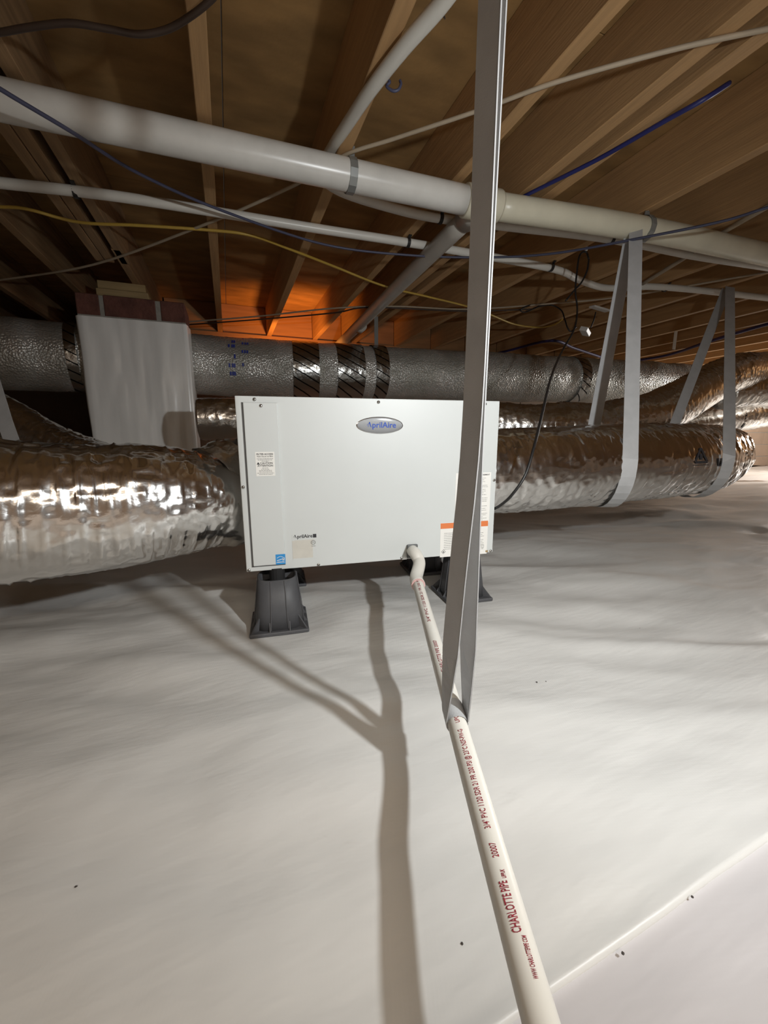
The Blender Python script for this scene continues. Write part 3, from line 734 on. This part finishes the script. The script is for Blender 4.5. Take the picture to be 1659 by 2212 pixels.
# blue stamped marks
i0 = trunk_at(500); tdir = (TP[i0 + 2] - TP[i0 - 2]).normalized(); sdir = tdir.cross(Vector((0, 0, 1))).normalized(); udir = sdir.cross(tdir)
V = []; FC = []
for j, (ds, a0, a1) in enumerate(((0, 1.9, 2.02), (0, 2.15, 2.27), (0, 2.42, 2.56), (0, 2.80, 2.92), (0, 3.0, 3.12), (.085, 2.2, 2.3), (.085, 2.62, 2.72), (.085, 2.95, 3.05), (.085, 3.25, 3.3))):
    for q in range(3):
        s0 = ds + q * .016 + random.uniform(-.003, .003); n0 = len(V)
        if random.random() < .3: continue
        for (ss, aa) in ((s0, a0 - 2.3), (s0 + .011, a0 - 2.3), (s0 + .011, a1 - 2.3), (s0, a1 - 2.3)):
            V.append(TP[i0] + tdir * ss + (sdir * math.cos(aa) + udir * math.sin(aa)) * (TR + .009))
        FC.append((n0, n0 + 1, n0 + 2, n0 + 3))
kid(link('stamped_marks', mesh_from(V, FC), 'inkblue2'), d3)['kind'] = 'stuff'
# rear ducts at the far side
D4 = [at_d(1040, 922, 2.35), at_d(1180, 922, 2.35), at_d(1320, 915, 2.40), at_d(1420, 890, 2.50), at_d(1500, 850, 2.66), at_d(1570, 812, 2.85), at_d(1650, 800, 3.1), at_d(1850, 795, 3.5)]
d4 = empty('flexible_duct', (D4[3].x, D4[3].y, 0)); tag(d4, 'shadowed foil duct rising past the far hanging strap', 'duct')
kid(link('foil_jacket', duct_mesh(D4, [.135, .135, .135, .135, .135, .135, .135], 110, .008, 8, .009, .04, .003), 'foil_far'), d4)
D5 = [at_d(1440, 925, 3.3), at_d(1500, 912, 3.35), at_d(1570, 902, 3.45), at_d(1660, 890, 3.6), at_d(1800, 878, 3.9)]
d5 = empty('flexible_duct', (D5[2].x, D5[2].y, 0)); tag(d5, 'bright foil duct with a black tie, farthest by the back wall', 'duct')
kid(link('foil_jacket', duct_mesh(D5, [.13, .13, .13, .13], 90, .01, 9, .006, .05, .002), 'foil_far'), d5)
j = at_d(1575, 901, 3.46); k2 = (D5[3] - D5[1]).normalized()
kid(link('black_tie', duct_mesh([j - k2 * .012, j, j + k2 * .012], [.134, .134], 60, .01, 3, .001, .5, 0, cap=False), 'black'), d5)
D6 = [at_d(1560, 850, 3.0), at_d(1640, 842, 3.05), at_d(1780, 835, 3.1)]
d6 = empty('flexible_duct', (D6[1].x, D6[1].y, 0)); tag(d6, 'pleated foil branch duct above the bright far duct', 'duct')
kid(link('foil_jacket', duct_mesh(D6, [.12, .135, .135], 90, .008, 12, .006, .05, .004), 'foil_far'), d6)
# dark duct behind, on the pier side
D7 = [at_d(-80, 860, 1.75), at_d(20, 905, 1.72), at_d(90, 945, 1.70), at_d(170, 980, 1.66), at_d(300, 1020, 1.60), at_d(440, 1040, 1.60)]
d7 = empty('flexible_duct', (D7[2].x, D7[2].y, 0)); tag(d7, 'dark crumpled duct half hidden between the pier and the near duct', 'duct')
kid(link('foil_jacket', duct_mesh(D7, [.085, .085, .085, .085], 110, .006, 15, .012, .05, .005), 'foil_far'), d7)
D8 = [at_d(430, 905, 1.95), at_d(520, 905, 2.0), at_d(640, 910, 2.05)]
d8 = empty('flexible_duct', (D8[1].x, D8[1].y, 0)); tag(d8, 'short dark foil duct between the pier and the cabinet', 'duct')
kid(link('foil_jacket', duct_mesh(D8, [.10, .10, .10], 80, .008, 18, .006, .05, .003), 'foil_far'), d8)

# ------------------------------------------------------------------ straps round the far ducts
R1S = resample(smooth_path(R1, 12), .01)
def duct_strap(name, label, top, tb, front, back, width, r=.163):
    """loop in the upright plane through front and back, following the duct's slanted section"""
    n_ = front - back; n_.z = 0; n_.normalize(); axis = n_.cross(Vector((0, 0, 1))).normalized()
    k = min(range(2, len(R1S) - 2), key=lambda i: abs((R1S[i] - front).dot(axis)) + .2 * (R1S[i] - front).length)
    c = R1S[k]; tg = (R1S[k + 2] - R1S[k - 2]); tg.z = 0; tg.normalize(); q = tg.cross(Vector((0, 0, 1)))
    a_ = r / max(.45, abs(n_.dot(q))); u_ = Vector((0, 0, 1)); P = []
    for i in range(10): P.append(top.lerp(c + n_ * a_ * .995 + u_ * .03, i / 9))
    for i in range(0, 17):
        a = -math.pi * i / 16; P.append(c + n_ * (a_ * math.cos(a)) + u_ * (r * math.sin(a)))
    for i in range(10): P.append((c - n_ * a_ * .995 + u_ * .03).lerp(tb, i / 9))
    o = link(name, ribbon_mesh(P, [axis] * len(P), width, .0018), 'strap'); tag(o, label, 'strap', 'grey duct straps'); return o
duct_strap('duct_strap', 'grey strap forming a V from the joist down round the fat near duct', at_d(1374, 478, 1.60), at_d(1366, 490, 1.61), at_d(1366, 985, 1.335), at_d(1255, 965, 1.78), .050)
duct_strap('duct_strap', 'narrow grey strap near the bend of the fat near duct', at_d(1577, 620, 2.2), at_d(1569, 625, 2.25), at_d(1548, 965, 1.62), at_d(1405, 940, 2.06), .045)
D1c = at_d(-5, 1000, 1.5)
st4 = link('duct_strap', ribbon_mesh([at_d(-30, 780, 1.45), at_d(-5, 860, 1.45), at_d(12, 915, 1.45), at_d(30, 965, 1.45)], [rgt] * 4, .055, .002), 'strap'); tag(st4, 'grey strap at the picture edge behind the near duct', 'strap', 'grey duct straps')

# ------------------------------------------------------------------ drain main under the joists
ZM = ZJ - .060; MR = .0445
def mz(u, v, z): return at_z(u, v, z)
M0, M1, M2 = at_z(-60, 204, ZM), at_z(1035, 440, ZM), at_z(1720, 561, ZM)
yM = (at_z(0, 215, ZM).y + at_z(1000, 437, ZM).y) / 2
dm_ = empty('drain_main', (M1.x, M1.y, ZM)); tag(dm_, 'thick white plastic drain main crossing below the joists', 'drain pipe')
A = [at_z(u, v, ZM) for u, v in ((-220, 170), (0, 215), (740, 376), (1010, 434))]
kid(link('pipe_section', tube_mesh(resample(smooth_path(A, 6), .08), MR, 36), 'pvc_dirty'), dm_)
Bp = [at_z(u, v, ZM) for u, v in ((1060, 444), (1400, 497), (1659, 551), (1900, 600))]
o = kid(link('pipe_section', tube_mesh(resample(smooth_path(Bp, 6), .08), MR * .98, 36), 'pvc_cream'), dm_); o['label'] = 'cream coloured pipe section'
ta, tb = at_z(1003, 433, ZM), at_z(1076, 447, ZM)
kid(link('tee_fitting', tube_mesh([ta, ta.lerp(tb, .05), ta.lerp(tb, .95), tb], [MR + .006, MR + .008, MR + .008, MR + .006], 36), 'pvc_cream'), dm_)
tc_ = ta.lerp(tb, .5)
br0 = tc_; brn = at_z(735, 745, ZM - .02)
bdir = (at_z(760, 722, ZM - .015) - tc_).normalized()
kid(link('tee_branch', tube_mesh([tc_, tc_ + bdir * .12], .042, 32), 'pvc_grey'), dm_)
kid(link('branch_pipe', tube_mesh(resample([tc_ + bdir * .10, at_z(720, 757, ZM - .02)], .1), .037, 32), 'pvc_grey'), dm_)
q = at_z(778, 706, ZM - .015); kid(link('branch_coupling', tube_mesh([q - bdir * .04, q + bdir * .04], .041, 32), 'pvc_grey'), dm_)

def pipe_hanger(u, v, label, r=MR):
    c = at_z(u, v, ZM); ax = Vector((1, 0, 0)); P = []
    for i in range(13):
        a = rad(80) - rad(330) * i / 12; P.append(c + Vector((0, -math.cos(a) * (r + .003), math.sin(a) * (r + .003))))
    P = [c + Vector((0, -.012, .078))] + P
    o = empty('pipe_hanger', (c.x, c.y, c.z)); tag(o, label, 'pipe hanger', 'grey hangers on the drain main')
    kid(link('hook', ribbon_mesh(P, [ax] * len(P), .024, .003), 'hanger'), o)
    kid(link('nail', tube_mesh([c + Vector((0, -.016, .062)), c + Vector((0, -.006, .062))], .004, 10), 'screw'), o)
    return o
pipe_hanger(757, 380, 'grey hook hanger on the white section of the drain main')
pipe_hanger(1390, 495, 'grey hook hanger on the cream section of the drain main')

# water pipes
ZP = ZJ - .022
p1 = [at_z(1010, -70, ZJ - .02), at_z(948, 15, ZJ - .02), at_z(870, 105, ZJ - .02), at_z(800, 195, ZJ - .018), at_z(755, 262, ZJ - .004), at_z(716, 322, ZJ + .022)]
e1 = p1[-1]; p1 += [e1 + Vector((-.01, .12, -.005)), at_z(735, 412, ZP - .005), at_z(850, 450, ZP), at_z(950, 472, ZP), at_z(1100, 490, ZP), at_z(1320, 517, ZP), at_z(1500, 553, ZP), at_z(1659, 578, ZP), at_z(1850, 612, ZP)]
o = tube('water_pipe', p1, .0165, 'pvc', seg=18, n=8); tag(o, 'white water pipe dropping from above and following the drain main', 'water pipe')
p2 = [at_z(u, v, ZP) for u, v in ((-150, 378), (0, 395), (230, 421), (460, 457), (680, 493), (880, 524), (1050, 553), (1200, 582), (1250, 604), (1310, 622), (1400, 619), (1500, 626), (1659, 644), (1850, 668))]
o = tube('water_pipe', p2, .0175, 'pvc', seg=18, n=8); tag(o, 'thin white water pipe snaking level behind the drain main', 'water pipe')
def clip(u, v, label, r=.0175):
    c = at_z(u, v, ZP); ax = Vector((1, 0, 0)); o = empty('pipe_clip', c); tag(o, label, 'pipe clip', 'black clips holding the water pipes')
    P = [c + Vector((0, -.030, .020))] + [c + Vector((0, -math.cos(a) * (r + .002), math.sin(a) * (r + .002))) for a in [rad(40) - rad(230) * i / 10 for i in range(11)]] + [c + Vector((0, .034, .020))]
    kid(link('band', ribbon_mesh(P, [ax] * len(P), .014, .003), 'darkclip'), o)
    kid(link('clip_tab', box_mesh(c.x - .008, c.x + .008, c.y + .016, c.y + .036, c.z + .008, c.z + .021, .002), 'darkclip'), o)
    return o
clip(163, 414, 'black clip on the level water pipe near the brick pier')
clip(881, 524, 'black clip on the level water pipe beside the branch pipe')
clip(1190, 577, 'black clip where the level water pipe starts to dip')
clip(1437, 622, 'black clip on the level water pipe beyond the V strap')
clip(951, 472, 'black clip on the upper water pipe, just short of the tee', .0165)
clip(1320, 517, 'black clip on the upper water pipe by the V strap', .0165)

# ------------------------------------------------------------------ brick pier
pc = at_z(160, 632, ZJ - .09); PX0, PY0 = pc.x, pc.y
PX1 = PX0 + (at_y(398, 655, PY0).x - PX0); PDp = .30
PTOP = at_y(160, 630, PY0).z; PBR = at_y(163, 681, PY0).z
pier = empty('brick_pier', ((PX0 + PX1) / 2, PY0 + PDp / 2, 0)); tag(pier, 'brick pier wrapped in shiny white liner below its top course', 'pier')
def pbox(name, x0, x1, y0, y1, z0, z1, mt, bev=0.0): return kid(box(name, x0, x1, y0, y1, z0, z1, mt, None, bev, 1), pier)
pbox('mortar_core', PX0 + .008, PX1 - .008, PY0 + .008, PY0 + PDp - .008, 0, PTOP - .004, 'mortar')
wv = []
edges = [PX0] + [at_y(u, 660, PY0).x for u in (214, 224, 335, 346)] + [PX1]
for a, b in ((edges[0], edges[1]), (edges[2], edges[3]), (edges[4], edges[5])): pbox('brick', a, b, PY0, PY0 + .09, PBR + .008, PTOP, 'brick', .004)
for yy_ in (PY0 + .10, PY0 + .205): pbox('brick', PX1 - .09, PX1, yy_, yy_ + .095, PBR + .008, PTOP, 'brick', .004); pbox('brick', PX0, PX0 + .09, yy_, yy_ + .095, PBR + .008, PTOP, 'brick', .004)
pbox('mortar_joint', PX0 + .002, PX1 - .002, PY0 + .002, PY0 + PDp - .002, PBR - .002, PBR + .010, 'mortar')
# wrapped liner, drawn slightly loose
n_ = 20; V = []; FC = []
def wrap_pt(t, z):
    per = [(PX0 - .006, PY0 + PDp), (PX0 - .006, PY0 - .006), (PX1 + .008, PY0 - .006), (PX1 + .008, PY0 + PDp)]
    L_ = [PDp, PX1 - PX0, PDp]; d = t * sum(L_)
    for i in range(3):
        if d <= L_[i] or i == 2: f = d / L_[i]; return Vector((per[i][0] + (per[i + 1][0] - per[i][0]) * f, per[i][1] + (per[i + 1][1] - per[i][1]) * f, z))
        d -= L_[i]
NT, NZ_ = 60, 24
for j in range(NZ_ + 1):
    z = PBR * j / NZ_
    for i in range(NT + 1):
        p = wrap_pt(i / NT, z); b = .006 * float(nz(i * .22, j * .10, 2.0)) + .003 * float(nz(i * .6, j * .2, 5.0)); V.append(p + Vector((b, -abs(b) * (1 if 15 < i < 45 else 0), 0)))
for j in range(NZ_):
    for i in range(NT): FC.append((j * (NT + 1) + i, j * (NT + 1) + i + 1, (j + 1) * (NT + 1) + i + 1, (j + 1) * (NT + 1) + i))
kid(link('liner_wrap', mesh_from(V, FC), 'wrap', None, True), pier)
wx0, wx1 = at_y(205, 610, PY0 + .03).x, at_y(318, 620, PY0 + .03).x
zs = PTOP
hgt = (ZJ - zs) / 2
for i in range(2):
    o = box('wood_shim', wx0 + .01 * i, wx1 - .01 * i, PY0 + .03, PY0 + .25, zs + i * hgt + .0005, zs + (i + 1) * hgt - .0005, 'blockwood', None, .002)
    tag(o, ('lower' if i == 0 else 'upper') + ' wood block stacked on top of the brick pier', 'wood block', 'wood blocks on the pier')

# ------------------------------------------------------------------ cables
ZC = ZJ - .006
def cable(pts, r, material, label, name='cable', cat='cable', seg=8, group=None):
    P = [at_z(u, v, z) if not isinstance(u, Vector) else u for (u, v, z) in pts]
    o = tube(name, P, r, material, seg=seg, n=8); tag(o, label, cat, group); return o
cable([(-60, 612, ZC), (0, 605, ZC), (200, 572, ZC), (450, 482, ZC), (650, 393, ZC), (745, 335, ZC), (850, 300, ZC), (1030, 240, ZC), (1200, 178, ZC), (1450, 108, ZC), (1659, 62, ZC), (1800, 30, ZC)], .0055, 'cable_tan', 'long tan cable stapled diagonally under all the joists')
cable([(-120, 110, ZJ - .15), (0, 192, ZJ - .15), (150, 282, ZJ - .13), (300, 375, ZJ - .07), (480, 455, ZJ - .055), (700, 528, ZJ - .065), (880, 551, ZJ - .075), (1050, 556, ZJ - .09), (1200, 547, ZJ - .11), (1400, 511, ZJ - .13), (1560, 478, ZJ - .14), (1659, 448, ZJ - .14), (1800, 410, ZJ - .14)], .0050, 'cable_bluegrey', 'sagging dark blue cable looping in front of the drain main')
cable([(1110, 436, ZC - .01), (1150, 415, ZC - .012), (1290, 345, ZC - .012), (1430, 265, ZC - .012), (1520, 215, ZC - .01), (1575, 180, ZJ + .03)], .0065, 'cable_blue', 'bright blue cable clipped along the doubled joists')
cable([(-80, 446, ZC), (0, 447, ZC), (60, 452, ZC), (170, 480, ZC - .01), (300, 487, ZC - .012), (450, 497, ZC), (540, 508, ZC), (620, 536, ZC), (720, 575, ZC), (830, 618, ZC - .005), (920, 640, ZC), (1010, 662, ZC), (1060, 680, ZC - .01), (1110, 700, ZC - .02), (1160, 707, ZC - .02), (1195, 702, ZC - .01), (1215, 690, ZC)], .0062, 'cable_yellow', 'yellow cable wandering below the joists behind the drain main')
cable([(-80, 80, ZC - .03), (0, 70, ZC - .03), (70, 58, ZC - .03), (150, 50, ZC - .03), (230, 62, ZC - .035), (300, 74, ZC - .035), (360, 64, ZC - .03), (410, 36, ZC - .02), (455, 0, ZC - .01), (500, -50, ZC)], .0062, 'cable_brown', 'thick dark brown cable sagging nearest the top corner')
cable([(395, 696, ZJ - .03), (560, 683, ZJ - .008), (720, 666, ZJ - .008), (860, 662, ZJ - .008), (1010, 668, ZJ - .008), (1200, 655, ZJ - .008), (1350, 640, ZJ - .008), (1659, 588, ZJ - .008)], .0055, 'cable_tan', 'upper of two thin tan cables in front of the rim boards')
cable([(395, 702, ZJ - .03), (560, 690, ZJ - .015), (720, 676, ZJ - .014), (800, 664, ZJ - .016), (1000, 672, ZJ - .02), (1150, 668, ZJ - .02)], .005, 'cable_brown', 'lower, darker of two thin cables in front of the rim boards')
cable([(1388, 613, ZJ - .012), (1487, 552, ZJ - .012), (1557, 505, ZJ - .012), (1659, 446, ZJ - .012), (1780, 380, ZJ - .012)], .010, 'cable_tan', 'pale thick cable slanting past the V strap')
cable([(1030, 775, ZJ - .02), (1100, 757, ZJ - .02), (1190, 736, ZJ - .02), (1240, 752, ZJ - .04), (1300, 772, ZJ - .05)], .012, 'cable_purple', 'dark purple cable draped above the trunk duct')
cable([(1380, 778, ZJ - .04), (1450, 765, ZJ - .03), (1540, 735, ZJ - .02), (1659, 700, ZJ - .02), (1800, 665, ZJ - .02)], .014, 'cable_purple', 'dark purple cable bundle beyond the far strap')
# power cord of the dehumidifier with its loops
hk = at_z(1266, 538, ZJ - .01)
dk = (hk - CAM).dot(fwd)
cord_in = bw(BW - .012, .06, .10)
pc_ = [at_d(1272, 560, dk), hk + Vector((0, 0, -.012)), at_d(1252, 552, dk), at_d(1246, 590, dk), at_d(1243, 630, dk), at_d(1247, 670, dk), at_d(1240, 712, dk - .05), at_d(1216, 755, dk - .12), at_d(1192, 810, 1.36), at_d(1172, 890, 1.22), at_d(1155, 960, 1.15), at_d(1135, 1025, 1.13), at_d(1105, 1070, 1.14), at_d(1080, 1092, 1.17), at_d(1064, 1101, 1.20)]
o = tube('power_cord', pc_, .0042, 'black', seg=8); tag(o, 'black power cord dropping from the joist to the cabinet side', 'power cord')
pk = [at_d(1272, 560, dk), at_d(1268, 585, dk), at_d(1256, 610, dk), at_d(1240, 628, dk), at_d(1222, 650, dk)]
o = tube('cord_loop', pk, .0042, 'black', seg=8); tag(o, 'spare black cord tail crossing the power cord', 'cord')
dk2 = (at_z(1170, 660, ZJ - .01) - CAM).dot(fwd)
o = tube('cord_loop', [at_d(u, v, dk2) for u, v in ((1168, 660), (1150, 658), (1132, 664), (1124, 670), (1135, 674), (1165, 662), (1190, 659), (1212, 670), (1220, 690), (1226, 708), (1234, 716), (1245, 706))], .0045, 'black', seg=8); tag(o, 'black cord loop hanging beside the yellow cable end', 'cord')
def small_box(u, v, d, sx, sy, sz, rot, label, name, cat):
    p = at_d(u, v, d); o = empty(name, p); tag(o, label, cat)
    b = kid(link('case', box_mesh(-sx / 2, sx / 2, -sy / 2, sy / 2, -sz / 2, sz / 2, .003, 2), 'white_plastic'), o); b.matrix_parent_inverse = Matrix(); b.rotation_euler = rot
    return o, p
hkw, _ = small_box(1267, 537, dk, .014, .012, .016, (.2, .3, .5), 'small white cable hook at the top of the power cord', 'cable_hook', 'hook')
o, p = small_box(1264, 716, dk2 * .98, .085, .05, .028, (.35, .25, .5), 'small white box dangling on a black wire near the V strap', 'wire_box', 'box')
kid(tube('wire', [at_d(1276, 708, dk2 * .98), at_d(1283, 690, dk2 * .98), at_d(1287, 674, dk2 * .98)], .004, 'black', seg=8), o)
o, p = small_box(1296, 667, dk2 * 1.0, .15, .05, .012, (.1, .1, .0), 'flat white plate under the joist just behind the V strap', 'cover_plate', 'plate')
hk3 = at_z(843, 172, ZJ + .01); dk3 = (hk3 - CAM).dot(fwd)
o = tube('cable_hook', [at_d(u, v, dk3) for u, v in ((838, 172), (842, 178), (835, 186), (848, 196), (860, 194), (866, 182), (864, 174))], .0035, 'cable_bluegrey', seg=8); tag(o, 'dark blue wire hook nailed to the joist by the slanting pipe', 'hook')
d9 = at_z(958, 20, ZJ + .03); d9 = (d9 - CAM).dot(fwd)
o = tube('bent_nail', [at_d(u, v, d9) for u, v in ((958, 12), (956, 26), (961, 40))], .002, 'cable_brown', seg=6); tag(o, 'bent dark nail sticking from the ceiling by the foreground strap', 'nail')
for (u, v, a) in ((1485, 735, 'pale short strap end hanging from the far joists'),):
    p = at_z(u, v - 15, ZJ - .005); jx = min(JX, key=lambda q: abs((q[0] + q[1]) / 2 - p.x)); p = Vector(((jx[0] + jx[1]) / 2, p.y, ZJ + .001)); dd = (p - CAM).dot(fwd)
    o = link('strap_end', ribbon_mesh([p, p - Vector((0, 0, .07)), p - Vector((0, 0, .15))], [Vector((1, 0, 0))] * 3, .04, .002), 'cable_tan'); tag(o, a, 'strap')
p = at_z(810, 742, ZJ - .1); 
for u, lb in ((809, 'thin metal strip carrying the trunk duct beside its narrow tape'),):
    i = trunk_at(u); c = TP[i]; 
    o = link('duct_hanger', ribbon_mesh([c + Vector((0, -.05, TR + .0)), c + Vector((0, -.05, ZJ - c.z))], [Vector((1, 0, 0))] * 2, .03, .002), 'hanger'); tag(o, lb, 'duct hanger')
